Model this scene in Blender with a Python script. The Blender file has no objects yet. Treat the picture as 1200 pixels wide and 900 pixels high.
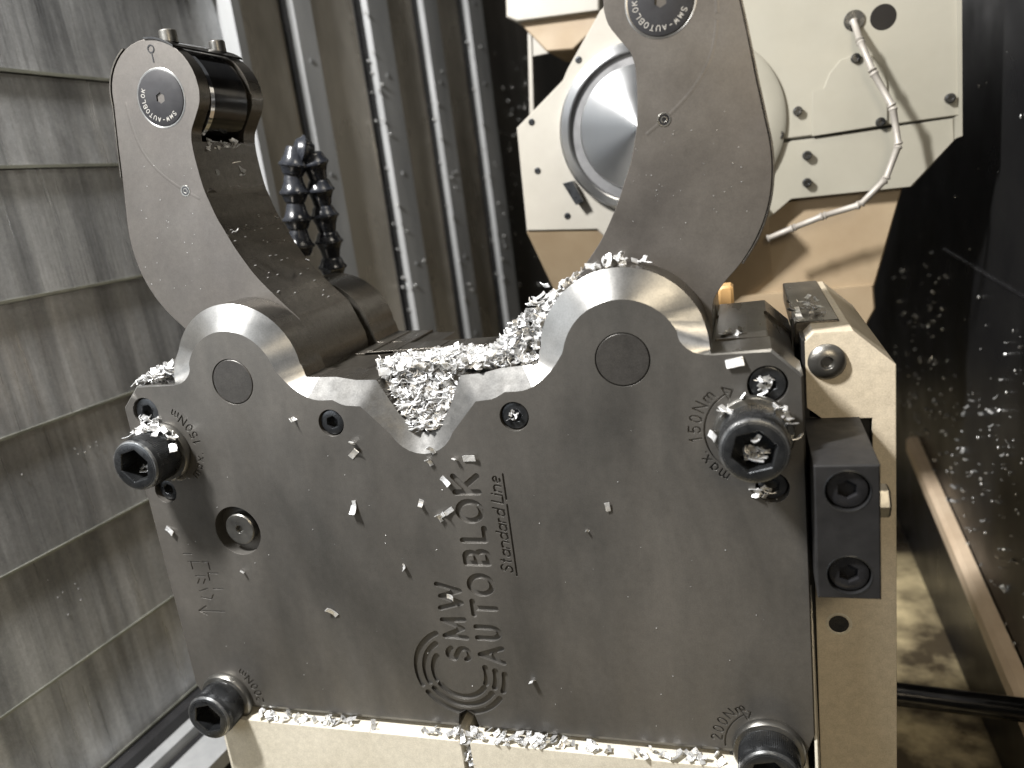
import bpy, math, random
from mathutils import Vector, Matrix
from mathutils.geometry import delaunay_2d_cdt
random.seed(7)
S = 0.001                       # every length below is in millimetres
sc = bpy.context.scene
C = sc.collection

# ------------------------------------------------------------ camera
CAM = Vector((158.0, -330.0, 282.0))
RR = ((0.95232961, -0.04688541, -0.30144665), (0.1251592, 0.96117919, 0.24590596), (0.27821484, -0.27191234, 0.92122754))
cd = bpy.data.cameras.new('camera'); cam = bpy.data.objects.new('camera', cd); C.objects.link(cam); sc.camera = cam
def cvec(i): return Vector((RR[0][i], RR[2][i], -RR[1][i]))
rx, dn, fw = cvec(0), cvec(1), cvec(2)
m = Matrix((rx, -dn, -fw)).transposed().to_4x4(); m.translation = CAM * S
cam.matrix_world = m
cd.sensor_width = 36; cd.lens = 27.0; cd.clip_start = .01; cd.clip_end = 20
cd.dof.use_dof = True; cd.dof.focus_distance = .40; cd.dof.aperture_fstop = 7.5

# ------------------------------------------------------------ world and lamps
w = bpy.data.worlds.new('World'); sc.world = w; w.use_nodes = True
w.node_tree.nodes['Background'].inputs[0].default_value = (.95, .97, 1, 1)
w.node_tree.nodes['Background'].inputs[1].default_value = .085
def area(name, loc, aim, sx, sy, power, col):
    l = bpy.data.lights.new(name, 'AREA'); l.shape = 'RECTANGLE'; l.size = sx*S; l.size_y = sy*S; l.energy = power; l.color = col
    o = bpy.data.objects.new(name, l); C.objects.link(o); o.location = Vector(loc)*S
    o.rotation_euler = (Vector(aim)-Vector(loc)).to_track_quat('-Z', 'Y').to_euler(); return o
area('machine_lamp', (-300, -290, 800), (0, 0, 120), 45, 130, 25, (1, .98, .95))
area('doorway_light', (-800, -900, 450), (-60, 0, 150), 700, 700, 5.5, (.93, .97, 1))
area('work_lamp', (300, -480, 420), (235, 60, -120), 120, 120, 1.3, (1, .84, .60))
area('back_fill', (260, 60, 900), (180, 320, 150), 200, 200, 1.6, (1, .93, .80))  # unseen fill added to brighten the turret and the ribbed wall
sc.view_settings.view_transform = 'Standard'; sc.view_settings.look = 'None'
sc.view_settings.exposure = 0; sc.view_settings.gamma = 1
sc.render.engine = 'CYCLES'

# ------------------------------------------------------------ helpers
def pray(x, y):
    return rx*(x-600) + dn*(y-450) + fw*900.0
def P(x, y, Y=0):               # the point at depth Y that stands at that place of the photograph (mm)
    v = pray(x, y); t = (Y-CAM.y)/v.y
    return CAM + v*t
def PP(x, y, n, p0):            # same on any plane
    v = pray(x, y); n = Vector(n); return CAM + v*((Vector(p0)-CAM).dot(n)/v.dot(n))

class MB:
    def __init__(s): s.v = []; s.f = []; s.m = []
    def add(s, vs, fs, mi=0):
        b = len(s.v); s.v += [tuple(v) for v in vs]
        for f in fs: s.f.append(tuple(b+i for i in f)); s.m.append(mi)
    def box(s, a, b, mi=0):
        x0, y0, z0 = a; x1, y1, z1 = b
        s.add([(x0,y0,z0),(x1,y0,z0),(x1,y1,z0),(x0,y1,z0),(x0,y0,z1),(x1,y0,z1),(x1,y1,z1),(x0,y1,z1)],
              [(0,3,2,1),(4,5,6,7),(0,1,5,4),(1,2,6,5),(2,3,7,6),(3,0,4,7)], mi)
    def cbox(s, a, b, c=1.0, mi=0):     # box with chamfered edges
        x0,y0,z0 = a; x1,y1,z1 = b
        prof = [(x0+c,z0),(x1-c,z0),(x1,z0+c),(x1,z1-c),(x1-c,z1),(x0+c,z1),(x0,z1-c),(x0,z0+c)]
        cx,cz = (x0+x1)/2,(z0+z1)/2
        def sh(k): return [(cx+(x-cx)*(1-k*c*2/(x1-x0)), cz+(z-cz)*(1-k*c*2/(z1-z0))) for x,z in prof]
        rings = [(y0, sh(1)), (y0+c, sh(0)), (y1-c, sh(0)), (y1, sh(1))]
        s.loft([[(x,y,z) for x,z in r] for y,r in rings], mi=mi)
    def loft(s, rings, mi=0, cap=True, closed=True):
        n = len(rings[0]); vs = [p for r in rings for p in r]; fs = []
        for k in range(len(rings)-1):
            for i in range(n if closed else n-1):
                j = (i+1) % n; fs.append((k*n+i, k*n+j, (k+1)*n+j, (k+1)*n+i))
        if cap: fs.append(tuple(reversed(range(n)))); fs.append(tuple((len(rings)-1)*n+i for i in range(n)))
        s.add(vs, fs, mi)
    def prism(s, prof, y0, y1, mi=0):
        s.loft([[(x,y0,z) for x,z in prof], [(x,y1,z) for x,z in prof]], mi)
    def lathe(s, prof, c, axis='Y', n=40, mi=0, cap=True):   # prof: (r, t) along the axis
        rings = []
        for r,t in prof:
            ring = []
            for i in range(n):
                a = 2*math.pi*i/n; u, v = r*math.cos(a), r*math.sin(a)
                ring.append((c[0]+u, c[1]+t, c[2]+v) if axis=='Y' else ((c[0]+t, c[1]+u, c[2]+v) if axis=='X' else (c[0]+u, c[1]+v, c[2]+t)))
            rings.append(ring)
        s.loft(rings, mi, cap)
    def tube(s, pts, r, n=10, mi=0):
        pts = [Vector(p) for p in pts]; rs = r if isinstance(r, (list,tuple)) else [r]*len(pts)
        up = Vector((0,0,1)); rings = []
        for i,p in enumerate(pts):
            t = (pts[min(i+1,len(pts)-1)]-pts[max(i-1,0)]).normalized()
            a = t.cross(up); a = a.normalized() if a.length > .1 else t.cross(Vector((1,0,0))).normalized()
            b = t.cross(a); rings.append([tuple(p + a*rs[i]*math.cos(2*math.pi*k/n) + b*rs[i]*math.sin(2*math.pi*k/n)) for k in range(n)])
        s.loft(rings, mi)
    def mesh(s, name, mats, smooth=35):
        me = bpy.data.meshes.new(name); me.from_pydata([(x*S,y*S,z*S) for x,y,z in s.v], [], s.f)
        for mt in (mats if isinstance(mats,(list,tuple)) else [mats]): me.materials.append(mt)
        for p,i in zip(me.polygons, s.m): p.material_index = i
        import bmesh
        bm = bmesh.new(); bm.from_mesh(me); bmesh.ops.remove_doubles(bm, verts=bm.verts, dist=1e-7); bmesh.ops.recalc_face_normals(bm, faces=bm.faces)
        if smooth:
            for f in bm.faces: f.smooth = True
            for e in bm.edges: e.smooth = len(e.link_faces)==2 and e.calc_face_angle(3.2) < math.radians(smooth)
        bm.to_mesh(me); bm.free(); return me
    def build(s, name, mats, parent=None, smooth=35, loc=None, label=None, cat=None, group=None, kind=None):
        if loc is not None: s.v = [(x-loc[0], y-loc[1], z-loc[2]) for x,y,z in s.v]
        o = bpy.data.objects.new(name, s.mesh(name, mats, smooth)); C.objects.link(o)
        if loc is not None: o.location = Vector(loc)*S
        tag(o, label, cat, group, kind)
        if parent is not None: o.parent = parent; o.matrix_parent_inverse = winv(parent)
        return o
def wmat(o):
    m_ = Matrix.LocRotScale(o.location, o.rotation_euler, o.scale)
    return wmat(o.parent) @ o.matrix_parent_inverse @ m_ if o.parent else m_
def winv(o): return wmat(o).inverted()
def tag(o, label=None, cat=None, group=None, kind=None):
    for k,v in (('label',label),('category',cat),('group',group),('kind',kind)):
        if v: o[k] = v
    return o
def empty(name, loc, label, cat, group=None, kind=None):
    o = bpy.data.objects.new(name, None); C.objects.link(o); o.location = Vector(loc)*S; o.empty_display_size = .02
    return tag(o, label, cat, group, kind)
def crom(pts, k=4, closed=False):       # Catmull-Rom
    out = []; n = len(pts)
    for i in range(n if closed else n-1):
        g = lambda j: pts[j % n] if closed else pts[max(0,min(n-1,j))]
        p0,p1,p2,p3 = g(i-1),g(i),g(i+1),g(i+2)
        for s_ in range(k):
            t = s_/k
            out.append(tuple(.5*((2*b)+(-a+c)*t+(2*a-5*b+4*c-d)*t*t+(-a+3*b-3*c+d)*t**3) for a,b,c,d in zip(p0,p1,p2,p3)))
    if not closed: out.append(tuple(pts[-1]))
    return out
def arc(cx, cz, r, a0, a1, n): return [(cx+r*math.cos(math.radians(a0+(a1-a0)*i/n)), cz+r*math.sin(math.radians(a0+(a1-a0)*i/n))) for i in range(n+1)]
def resamp(pts, n):
    L = [0]
    for a,b in zip(pts, pts[1:]): L.append(L[-1]+math.dist(a,b))
    out = []; k = 0
    for i in range(n+1):
        d = L[-1]*i/n
        while k < len(L)-2 and L[k+1] < d: k += 1
        t = (d-L[k])/max(1e-9, L[k+1]-L[k]); out.append(tuple(a+(b-a)*t for a,b in zip(pts[k],pts[k+1])))
    return out

# ------------------------------------------------------------ materials
def mat(name, col, rough=.5, metal=0.0, col2=None, nscale=40, rvar=.12, bump=.0, bscale=600, stretch=(1,1,1), bevel=0, spec=.5, coat=0, detail=6, contrast=(.35,.65), aniso=0, tangent=None, bdist=.0004, grain=0, coarse=0):
    mt = bpy.data.materials.new(name); mt.use_nodes = True; nt = mt.node_tree; b = nt.nodes['Principled BSDF']; N = nt.nodes.new; L = nt.links.new
    tc = N('ShaderNodeTexCoord'); mp = N('ShaderNodeMapping'); mp.inputs['Scale'].default_value = stretch; L(tc.outputs['Object'], mp.inputs['Vector'])
    no = N('ShaderNodeTexNoise'); no.inputs['Scale'].default_value = nscale; no.inputs['Detail'].default_value = detail; no.inputs['Roughness'].default_value = .62; L(mp.outputs[0], no.inputs['Vector'])
    rp = N('ShaderNodeValToRGB'); rp.color_ramp.elements[0].position = contrast[0]; rp.color_ramp.elements[1].position = contrast[1]
    rp.color_ramp.elements[0].color = (*col,1); rp.color_ramp.elements[1].color = (*(col2 or col),1); L(no.outputs['Fac'], rp.inputs[0])
    if coarse:
        c1 = N('ShaderNodeTexNoise'); c1.inputs['Scale'].default_value = 9; c1.inputs['Detail'].default_value = 7; c1.inputs['Roughness'].default_value = .6; c1.inputs['Distortion'].default_value = .6; mq = N('ShaderNodeMapping'); mq.inputs['Scale'].default_value = (1.5,1,.7); L(tc.outputs['Object'], mq.inputs['Vector']); L(mq.outputs[0], c1.inputs['Vector'])
        cr = N('ShaderNodeMapRange'); cr.inputs['From Min'].default_value = .35; cr.inputs['From Max'].default_value = .65; cr.inputs['To Min'].default_value = 1-coarse; cr.inputs['To Max'].default_value = 1+coarse; L(c1.outputs['Fac'], cr.inputs['Value'])
    if grain:
        g1 = N('ShaderNodeTexNoise'); g1.inputs['Scale'].default_value = 1400; g1.inputs['Detail'].default_value = 3; L(tc.outputs['Object'], g1.inputs['Vector'])
        g2 = N('ShaderNodeTexNoise'); g2.inputs['Scale'].default_value = 260; g2.inputs['Detail'].default_value = 5; g2.inputs['Roughness'].default_value = .7; L(tc.outputs['Object'], g2.inputs['Vector'])
        ga = N('ShaderNodeMath'); ga.operation = 'ADD'; L(g1.outputs['Fac'], ga.inputs[0]); L(g2.outputs['Fac'], ga.inputs[1])
        gr = N('ShaderNodeMapRange'); gr.inputs['From Min'].default_value = .7; gr.inputs['From Max'].default_value = 1.3; gr.inputs['To Min'].default_value = 1-grain*1.5; gr.inputs['To Max'].default_value = 1+grain*1.5; L(ga.outputs[0], gr.inputs['Value'])
        go = gr.outputs[0]
        if coarse:
            gm = N('ShaderNodeMath'); gm.operation = 'MULTIPLY'; L(gr.outputs[0], gm.inputs[0]); L(cr.outputs[0], gm.inputs[1]); go = gm.outputs[0]
        mx = N('ShaderNodeMix'); mx.data_type = 'RGBA'; mx.blend_type = 'MULTIPLY'; mx.inputs['Factor'].default_value = 1; L(rp.outputs[0], mx.inputs['A']); L(go, mx.inputs['B']); L(mx.outputs['Result'], b.inputs['Base Color'])
    else: L(rp.outputs[0], b.inputs['Base Color'])
    mr = N('ShaderNodeMapRange'); mr.inputs['From Min'].default_value = .3; mr.inputs['From Max'].default_value = .7
    mr.inputs['To Min'].default_value = max(.02, rough-rvar); mr.inputs['To Max'].default_value = min(1, rough+rvar)
    n2 = N('ShaderNodeTexNoise'); n2.inputs['Scale'].default_value = nscale*2.7; n2.inputs['Detail'].default_value = 5; L(mp.outputs[0], n2.inputs['Vector']); L(n2.outputs['Fac'], mr.inputs['Value']); L(mr.outputs[0], b.inputs['Roughness'])
    b.inputs['Metallic'].default_value = metal; b.inputs['Specular IOR Level'].default_value = spec; b.inputs['Coat Weight'].default_value = coat
    nrm = None
    if bevel:
        bv = N('ShaderNodeBevel'); bv.samples = 3; bv.inputs['Radius'].default_value = bevel*S; nrm = bv.outputs[0]
    if bump:
        n3 = N('ShaderNodeTexNoise'); n3.inputs['Scale'].default_value = bscale; n3.inputs['Detail'].default_value = 4; L(mp.outputs[0], n3.inputs['Vector'])
        bp = N('ShaderNodeBump'); bp.inputs['Strength'].default_value = bump; bp.inputs['Distance'].default_value = bdist; L(n3.outputs['Fac'], bp.inputs['Height'])
        if nrm: L(nrm, bp.inputs['Normal'])
        nrm = bp.outputs[0]
    if nrm: L(nrm, b.inputs['Normal'])
    if aniso:
        b.inputs['Anisotropic'].default_value = aniso; b.inputs['Anisotropic Rotation'].default_value = .25
        tg = N('ShaderNodeTangent'); tg.direction_type = 'RADIAL'; tg.axis = tangent; L(tg.outputs[0], b.inputs['Tangent'])
    mt['b'] = 1
    return mt
M = {}
M['plate'] = mat('phosphated_steel', (.064,.062,.058), .42, .45, (.100,.094,.086), 16, .09, .25, 2600, (1,1,.4), bevel=.3, bdist=.00007, grain=.08, coarse=.22)
M['arm'] = mat('arm_steel', (.086,.079,.073), .42, .55, (.104,.096,.087), 16, .08, .3, 2600, bevel=.3, bdist=.00008, grain=.07, coarse=.12)
M['mach'] = mat('machined_steel', (.27,.27,.265), .38, .9, (.32,.317,.31), 60, .04, .3, 900, bevel=.3, bdist=.00006, aniso=.8, tangent='Y', grain=.08)
M['milled'] = mat('milled_steel', (.075,.075,.074), .55, .7, (.11,.109,.106), 70, .1, .35, 900, (1,1,1), bevel=.3, bdist=.00012, grain=.12, coarse=.12)
M['groove'] = mat('groove_steel', (.20,.20,.205), .4, .8, (.27,.27,.275), 30, .05)
M['rim'] = mat('worn_oxide', (.10,.105,.11), .32, .85, (.24,.245,.25), 120, .1, bevel=.3)
M['cap'] = mat('dark_pin', (.04,.038,.036), .4, .5, (.06,.057,.053), 30, .08, .2, 2000, grain=.15)
M['edge'] = mat('bright_edge', (.62,.61,.59), .35, 1, (.72,.71,.69), 60, .05)
M['side'] = mat('burnished_side', (.07,.064,.056), .30, .85, (.13,.12,.105), 30, .09, .25, 700, (1,.2,1), bevel=.4, bdist=.0001, grain=.2)
M['bolt'] = mat('black_oxide_bolt', (.03,.032,.035), .30, .8, (.065,.068,.072), 80, .1, .15, 2000, bevel=.5)
M['washer'] = mat('washer_steel', (.13,.127,.12), .34, .9, (.22,.215,.20), 50, .1, .15, 1500, bevel=.4)
M['hole'] = mat('oily_black', (.012,.012,.013), .25, .3, (.02,.02,.022), 100, .1)
M['block'] = mat('black_block', (.011,.011,.0115), .48, .0, (.017,.017,.018), 60, .08, .2, 1800, spec=.22, bevel=.5)
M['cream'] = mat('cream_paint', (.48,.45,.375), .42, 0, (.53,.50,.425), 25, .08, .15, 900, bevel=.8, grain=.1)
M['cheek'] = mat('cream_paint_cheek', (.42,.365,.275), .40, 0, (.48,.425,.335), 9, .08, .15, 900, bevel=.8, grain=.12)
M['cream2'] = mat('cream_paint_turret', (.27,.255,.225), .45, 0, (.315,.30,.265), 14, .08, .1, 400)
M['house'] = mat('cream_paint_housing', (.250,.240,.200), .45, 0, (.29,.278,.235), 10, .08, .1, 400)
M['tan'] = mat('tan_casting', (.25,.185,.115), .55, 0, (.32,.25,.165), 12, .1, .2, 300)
M['chrome'] = mat('chrome', (.75,.75,.75), .12, 1, (.85,.85,.85), 40, .05)
M['turned'] = mat('turned_face', (.60,.61,.62), .34, 1, (.66,.67,.68), 20, .03, aniso=.9, tangent='Y')
M['roller'] = mat('roller_black', (.03,.03,.032), .16, .9, (.06,.058,.055), 50, .06)
M['disc'] = mat('disc_black', (.014,.014,.016), .5, .0, (.022,.022,.024), 90, .08, .1, 2000, spec=.2)
M['print'] = mat('etched_letters', (.30,.29,.27), .5, .5)
M['chip'] = mat('aluminium_chip', (.52,.525,.53), .36, .7, (.76,.765,.77), 300, .12, .6, 1800, bdist=.0003)
M['wall'] = mat('brushed_cover', (.22,.226,.234), .38, .66, (.62,.63,.64), 12, .14, .35, 140, (4,4,.22), contrast=(.30,.78), grain=.12, coarse=.26)
M['lip'] = mat('cover_lip', (.26,.27,.235), .4, .6, (.40,.41,.35), 30, .1)
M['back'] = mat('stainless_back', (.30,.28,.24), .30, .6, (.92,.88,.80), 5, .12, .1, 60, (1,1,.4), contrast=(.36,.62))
M['bay'] = mat('shaded_bay', (.07,.068,.062), .35, .4, (.17,.16,.145), 5, .1, .1, 60, (1,1,.4))  # darker copy of the back wall steel, shade put into its colour
M['rib'] = mat('rib_grey', (.22,.228,.235), .58, .25, (.32,.328,.335), 20, .1, .2, 200, (1,1,.2))
M['dark'] = mat('dark_panel', (.010,.010,.011), .22, .2, (.03,.03,.032), 9, .1)
M['glass'] = mat('dark_window', (.006,.006,.007), .34, .0, (.012,.012,.012), 6, .08, spec=.2)
M['hose'] = mat('hose_black', (.009,.010,.013), .24, .0, (.018,.02,.025), 60, .1)
M['hose2'] = mat('hose_grey', (.28,.26,.24), .5, .2, (.36,.34,.31), 60, .1)
M['drop'] = mat('wet_fleck', (.40,.41,.41), .25, .6, (.62,.62,.62), 200, .1)
M['orange'] = mat('orange_plastic', (.40,.24,.09), .5, 0, (.46,.28,.12), 30, .05)
M['beam'] = mat('tan_beam', (.55,.43,.31), .45, .0, (.68,.55,.41), 20, .08)
M['floor'] = mat('oily_tray', (.07,.055,.035), .35, .0, (.72,.60,.36), 9, .15, .6, 60, contrast=(.42,.66), bdist=.002)

# ------------------------------------------------------------ engraved pocket faces
class Pock:
    """a flat face at Y=y0 with pockets sunk into it: real depth, real walls"""
    def __init__(s, outer): s.loops = [outer]; s.feat = []
    def circle(s, cx, cz, r, depth, n=36):
        s.loops.append(arc(cx, cz, r, 0, 360-360/n, n-1)); s.feat.append(('c', cx, cz, r, depth))
    def stroke(s, pts, wd, depth):
        run = [pts[0]]
        for i in range(1, len(pts)):            # split at sharp corners
            run.append(pts[i])
            if i < len(pts)-1:
                a = Vector(pts[i])-Vector(pts[i-1]); b = Vector(pts[i+1])-Vector(pts[i])
                if a.length and b.length and a.angle(b) > .75: s._cap(run, wd, depth); run = [pts[i]]
        s._cap(run, wd, depth)
    def _cap(s, pts, wd, depth):
        if len(pts) < 2: return
        r = wd/2; L_ = []; R_ = []; closed = math.dist(pts[0], pts[-1]) < 1e-6
        for i,p in enumerate(pts):
            if closed: a = pts[i-1] if i else pts[-2]; b = pts[i+1] if i < len(pts)-1 else pts[1]
            else: a = pts[max(0,i-1)]; b = pts[min(len(pts)-1,i+1)]
            d = Vector((b[0]-a[0], b[1]-a[1])).normalized(); nn = Vector((-d.y, d.x))
            L_.append((p[0]+nn.x*r, p[1]+nn.y*r)); R_.append((p[0]-nn.x*r, p[1]-nn.y*r))
        if closed: s.loops.append(L_[:-1]); s.loops.append(R_[:-1])
        else:
            k = 6 if r > .8 else 3
            def end(p, q):      # cap from q around p
                a0 = math.atan2(q[1]-p[1], q[0]-p[0]); return [(p[0]+r*math.cos(a0-math.pi*j/k), p[1]+r*math.sin(a0-math.pi*j/k)) for j in range(1,k)]
            s.loops.append(L_ + end(pts[-1], L_[-1]) + R_[::-1] + end(pts[0], R_[0]))
        s.feat.append(('s', pts, r, depth))
    def depth(s, x, z):
        best = 0
        for f in s.feat:
            if f[0] == 'c':
                if f[4] > best and (x-f[1])**2+(z-f[2])**2 < f[3]**2: best = f[4]
            elif f[3] > best:
                bb = f[4] if len(f) > 4 else None
                r2 = f[2]**2*1.002
                for (ax,az),(bx,bz) in zip(f[1], f[1][1:]):
                    if min(ax,bx)-f[2] > x or max(ax,bx)+f[2] < x or min(az,bz)-f[2] > z or max(az,bz)+f[2] < z: continue
                    dx,dz = bx-ax,bz-az; t = max(0,min(1,((x-ax)*dx+(z-az)*dz)/max(1e-9,dx*dx+dz*dz)))
                    if (x-ax-dx*t)**2+(z-az-dz*t)**2 < r2: best = f[3]; break
        return best
    def into(s, mb, mi=0, mi_wall=0, mi_floor=0, y0=0):
        vs = []; es = []
        for lp in s.loops:
            b = len(vs); vs += [Vector(p) for p in lp]; es += [(b+i, b+(i+1)%len(lp)) for i in range(len(lp))]
        V, E_, F, *_ = delaunay_2d_cdt(vs, es, [], 0, 1e-5)
        out = s.loops[0]; n = len(out)
        def inside(x, z):
            c = False; j = n-1
            for i in range(n):
                if (out[i][1] > z) != (out[j][1] > z) and x < (out[j][0]-out[i][0])*(z-out[i][1])/(out[j][1]-out[i][1])+out[i][0]: c = not c
                j = i
            return c
        edge = {}
        for f in F:
            cx = sum(V[i].x for i in f)/3; cz = sum(V[i].y for i in f)/3
            if not inside(cx, cz): continue
            d = s.depth(cx, cz)
            mb.add([(V[i].x, y0+d, V[i].y) for i in f], [(0,1,2)], mi_floor if d else mi)
            for a,b in ((0,1),(1,2),(2,0)):
                edge.setdefault(tuple(sorted((f[a],f[b]))), []).append(d)
        for (a,b),ds in edge.items():
            if len(ds) == 2 and ds[0] != ds[1]:
                lo,hi = min(ds),max(ds); A_,B_ = V[a],V[b]
                mb.add([(A_.x,y0+lo,A_.y),(B_.x,y0+lo,B_.y),(B_.x,y0+hi,B_.y),(A_.x,y0+hi,A_.y)], [(0,1,2,3)], mi_wall)

# stroke alphabet, unit box: u to the right, v up
def ell(cx, cy, a, b, t0, t1, n=10): return [(cx+a*math.cos(math.radians(t0+(t1-t0)*i/n)), cy+b*math.sin(math.radians(t0+(t1-t0)*i/n))) for i in range(n+1)]
G = {
 'A': [[(0,0),(.5,1),(1,0)], [(.22,.36),(.78,.36)]],
 'U': [[(0,1),(0,.42)]+ell(.5,.42,.5,.42,180,360)+[(1,1)]],
 'T': [[(0,1),(1,1)], [(.5,1),(.5,0)]],
 'O': [ell(.5,.5,.5,.5,0,360,24)],
 'B': [[(0,0),(0,1),(.6,1)]+ell(.62,.76,.3,.24,90,-90,6)+[(0,.52)], [(.62,.52)]+ell(.66,.26,.34,.26,90,-90,6)+[(0,0)]],
 'L': [[(0,1),(0,0),(1,0)]],
 'K': [[(0,0),(0,1)], [(1,1),(.06,.45)], [(.34,.6),(1,0)]],
 'S': [[(.95,.82)]+ell(.5,.75,.42,.25,30,190,7)+ell(.5,.25,.45,.27,60,-160,9)],
 'M': [[(0,0),(.06,1),(.5,.12),(.94,1),(1,0)]],
 'W': [[(0,1),(.25,0),(.5,.9),(.75,0),(1,1)]],
 'N': [[(0,0),(0,1),(1,0),(1,1)]],
 'm': [[(0,0),(0,.62)], [(0,.45)]+ell(.25,.45,.25,.2,180,0,5)+[(.5,0)], [(.5,.45)]+ell(.75,.45,.25,.2,180,0,5)+[(1,0)]],
 'n': [[(0,0),(0,.62)], [(0,.42)]+ell(.4,.42,.4,.22,180,0,6)+[(.8,0)]],
 'a': [[(.8,.62),(.8,0)], ell(.4,.31,.4,.31,0,360,12)],
 'd': [[(.8,1),(.8,0)], ell(.4,.31,.4,.31,0,360,12)],
 'r': [[(0,0),(0,.62)], [(0,.4)]+ell(.35,.4,.35,.22,180,60,4)],
 't': [[(.25,.95),(.25,.12),(.5,0)], [(0,.64),(.55,.64)]],
 'i': [[(.1,0),(.1,.62)], [(.1,.86),(.1,.92)]],
 'e': [[(.02,.33),(.78,.33)]+ell(.4,.33,.38,.31,0,300,10)],
 'x': [[(0,0),(.8,.62)], [(0,.62),(.8,0)]],
 '.': [[(.1,0),(.1,.06)]], ' ': [], '-': [[(.1,.45),(.8,.45)]],
 '1': [[(.15,.75),(.5,1),(.5,0)]],
 '5': [[(.85,1),(.1,1),(.05,.55)]+ell(.42,.33,.42,.31,120,-150,9)],
 '0': [ell(.42,.5,.42,.5,0,360,18)],
 '2': [[(.02,.75)]+ell(.42,.72,.4,.28,170,-20,7)+[(0,0),(.9,0)]],
}
front = None
def letter(pk, ch, org, du, dv, wd, depth):     # org + u*du + v*dv in (X,Z)
    for pl in G[ch]:
        pk.stroke([(org[0]+u*du[0]+v*dv[0], org[1]+u*du[1]+v*dv[1]) for u,v in pl], wd, depth)

# ------------------------------------------------------------ steady rest: front plate
# right half of the contour, in pairs: edge on the front face / edge behind the bevel
HC = (102.5, 202.5)
segs = [
 (arc(0, 178.5, 18.3, -90, -24, 8)+[(30.8,186.2)], [(0,169.8)]+arc(0, 178.5, 9, -70, -30, 4)+[(13,179),(22.8,198)]),
 ([(30.8,186.2),(40,187),(46,190.2)], [(22.8,198),(34,198.4),(44.5,200.6)]),
 (crom([(46,190.2),(56,190.6),(64.2,194.8),(70.5,200.5),(75.5,207)],3), [(44.5,200.6),(62,201.2),(62.4,203),(63.4,208),(64.3,209)]),
 (arc(102.5,202.5,27,170,25,26), arc(102,204.6,38.2,173,5,26)),
 (crom([(126.97,213.9),(128,209),(132.1,204.8),(136,203.1),(140.6,202.3)],3), [(140.05,207.9),(140.3,204),(140.6,202.6)]),
 ([(140.6,202.3),(164.8,202.3)], [(140.6,202.6),(165.2,203.3)]),
 ([(164.8,202.3),(176.5,190.8)], [(165.2,203.3),(177.4,191.3)]),
]
inn = []; out = []
for a,b in segs:
    n = max(len(a), len(b), 6); ra, rb = resamp(a, n), resamp(b, n)
    inn += ra if not inn else ra[1:]; out += rb if not out else rb[1:]
def bev(i):     # depth of the bevel edge
    x = out[i][0]; return 6.0 if x < 137 else (6.0-(x-137)/3.6*4.6 if x < 140.6 else 1.4)
dep = [bev(i) for i in range(len(inn))]
full_in = [(-x,z) for x,z in inn[::-1]] + inn[1:]
full_out = [(-x,z) for x,z in out[::-1]] + out[1:]
full_d = dep[::-1] + dep[1:]
bot = [(177,14), (172,2.5), (171,0), (-171,0), (-172,2.5), (-177,14)]
loop_in = full_in + [(176.8,14),(171.8,2.6)] + [(6,2.6),(4.5,9),(0,12),(-4.5,9),(-6,2.6)] + [(-171.8,2.6),(-176.8,14)]

pk = Pock(loop_in)
for s_ in (-1,1):
    pk.circle(s_*49, 178, 7.2, 8); pk.circle(s_*163, 188, 8.4, 8); pk.circle(s_*163.2, 141, 7.2, 7)
    pk.circle(s_*102.5, 202.5, 12.35, 3, 48)
pk.circle(-120.8, 117, 14.6, 7, 48)
# logo: three broken rings
for r in (15.2, 20.3, 25.2):
    pk.stroke(arc(0,35.5,r,{15.2:143,20.3:125,25.2:115}[r],202,10), 3.4, 1.15)
    pk.stroke(arc(0,35.5,r,214,324,16), 3.4, 1.15)
    pk.stroke(arc(0,35.5,r,336,{15.2:374,20.3:366,25.2:361}[r],5), 3.4, 1.15)
def word(spec, xt, xb, wd, depth, slant=0):     # text that runs up the plate; caps reach from xb (base line) to xt
    for ch, z0, z1 in spec:
        letter(pk, ch, (xb, z0+wd/2), (0, z1-z0-wd), (xt-xb, slant), wd, depth)
word([('A',41.2,52.9),('U',55.6,65.2),('T',69.3,80.2),('O',81.6,95),('B',99,108.7),('L',111.8,121.5),('O',122.6,136),('K',138,149.6)], 13.2, 25.6, 3.1, 1.25)
word([('S',41.4,52),('M',55.2,69),('W',72.4,89.4)], -5.3, 6.9, 3.0, 1.25)
zz = 95.6
for ch in 'Standard': 
    wz = {'S':5.0,'t':2.9,'a':4.2,'n':4.2,'d':4.2,'r':3.0}[ch]; s_ = 1.25 if ch in 'andr' else 1
    letter(pk, ch, (37.6, zz), (0, wz*.82*s_ if ch!='S' else 3.6), (-5.8, 1.3), .95, 1.0); zz += wz+.45
zz = 133.6
for ch, wz in (('L',3.4),('i',1.4),('n',4.2),('e',4.2)):
    letter(pk, ch, (37.6, zz), (0, wz*.95), (-5.8, 1.3), .95, 1.0); zz += wz+.5
pk.stroke([(39.6,94.2),(39.5,132.8)], .9, 1.0); pk.stroke([(39.5,135.6),(39.4,149)], .9, 1.0)
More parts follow.
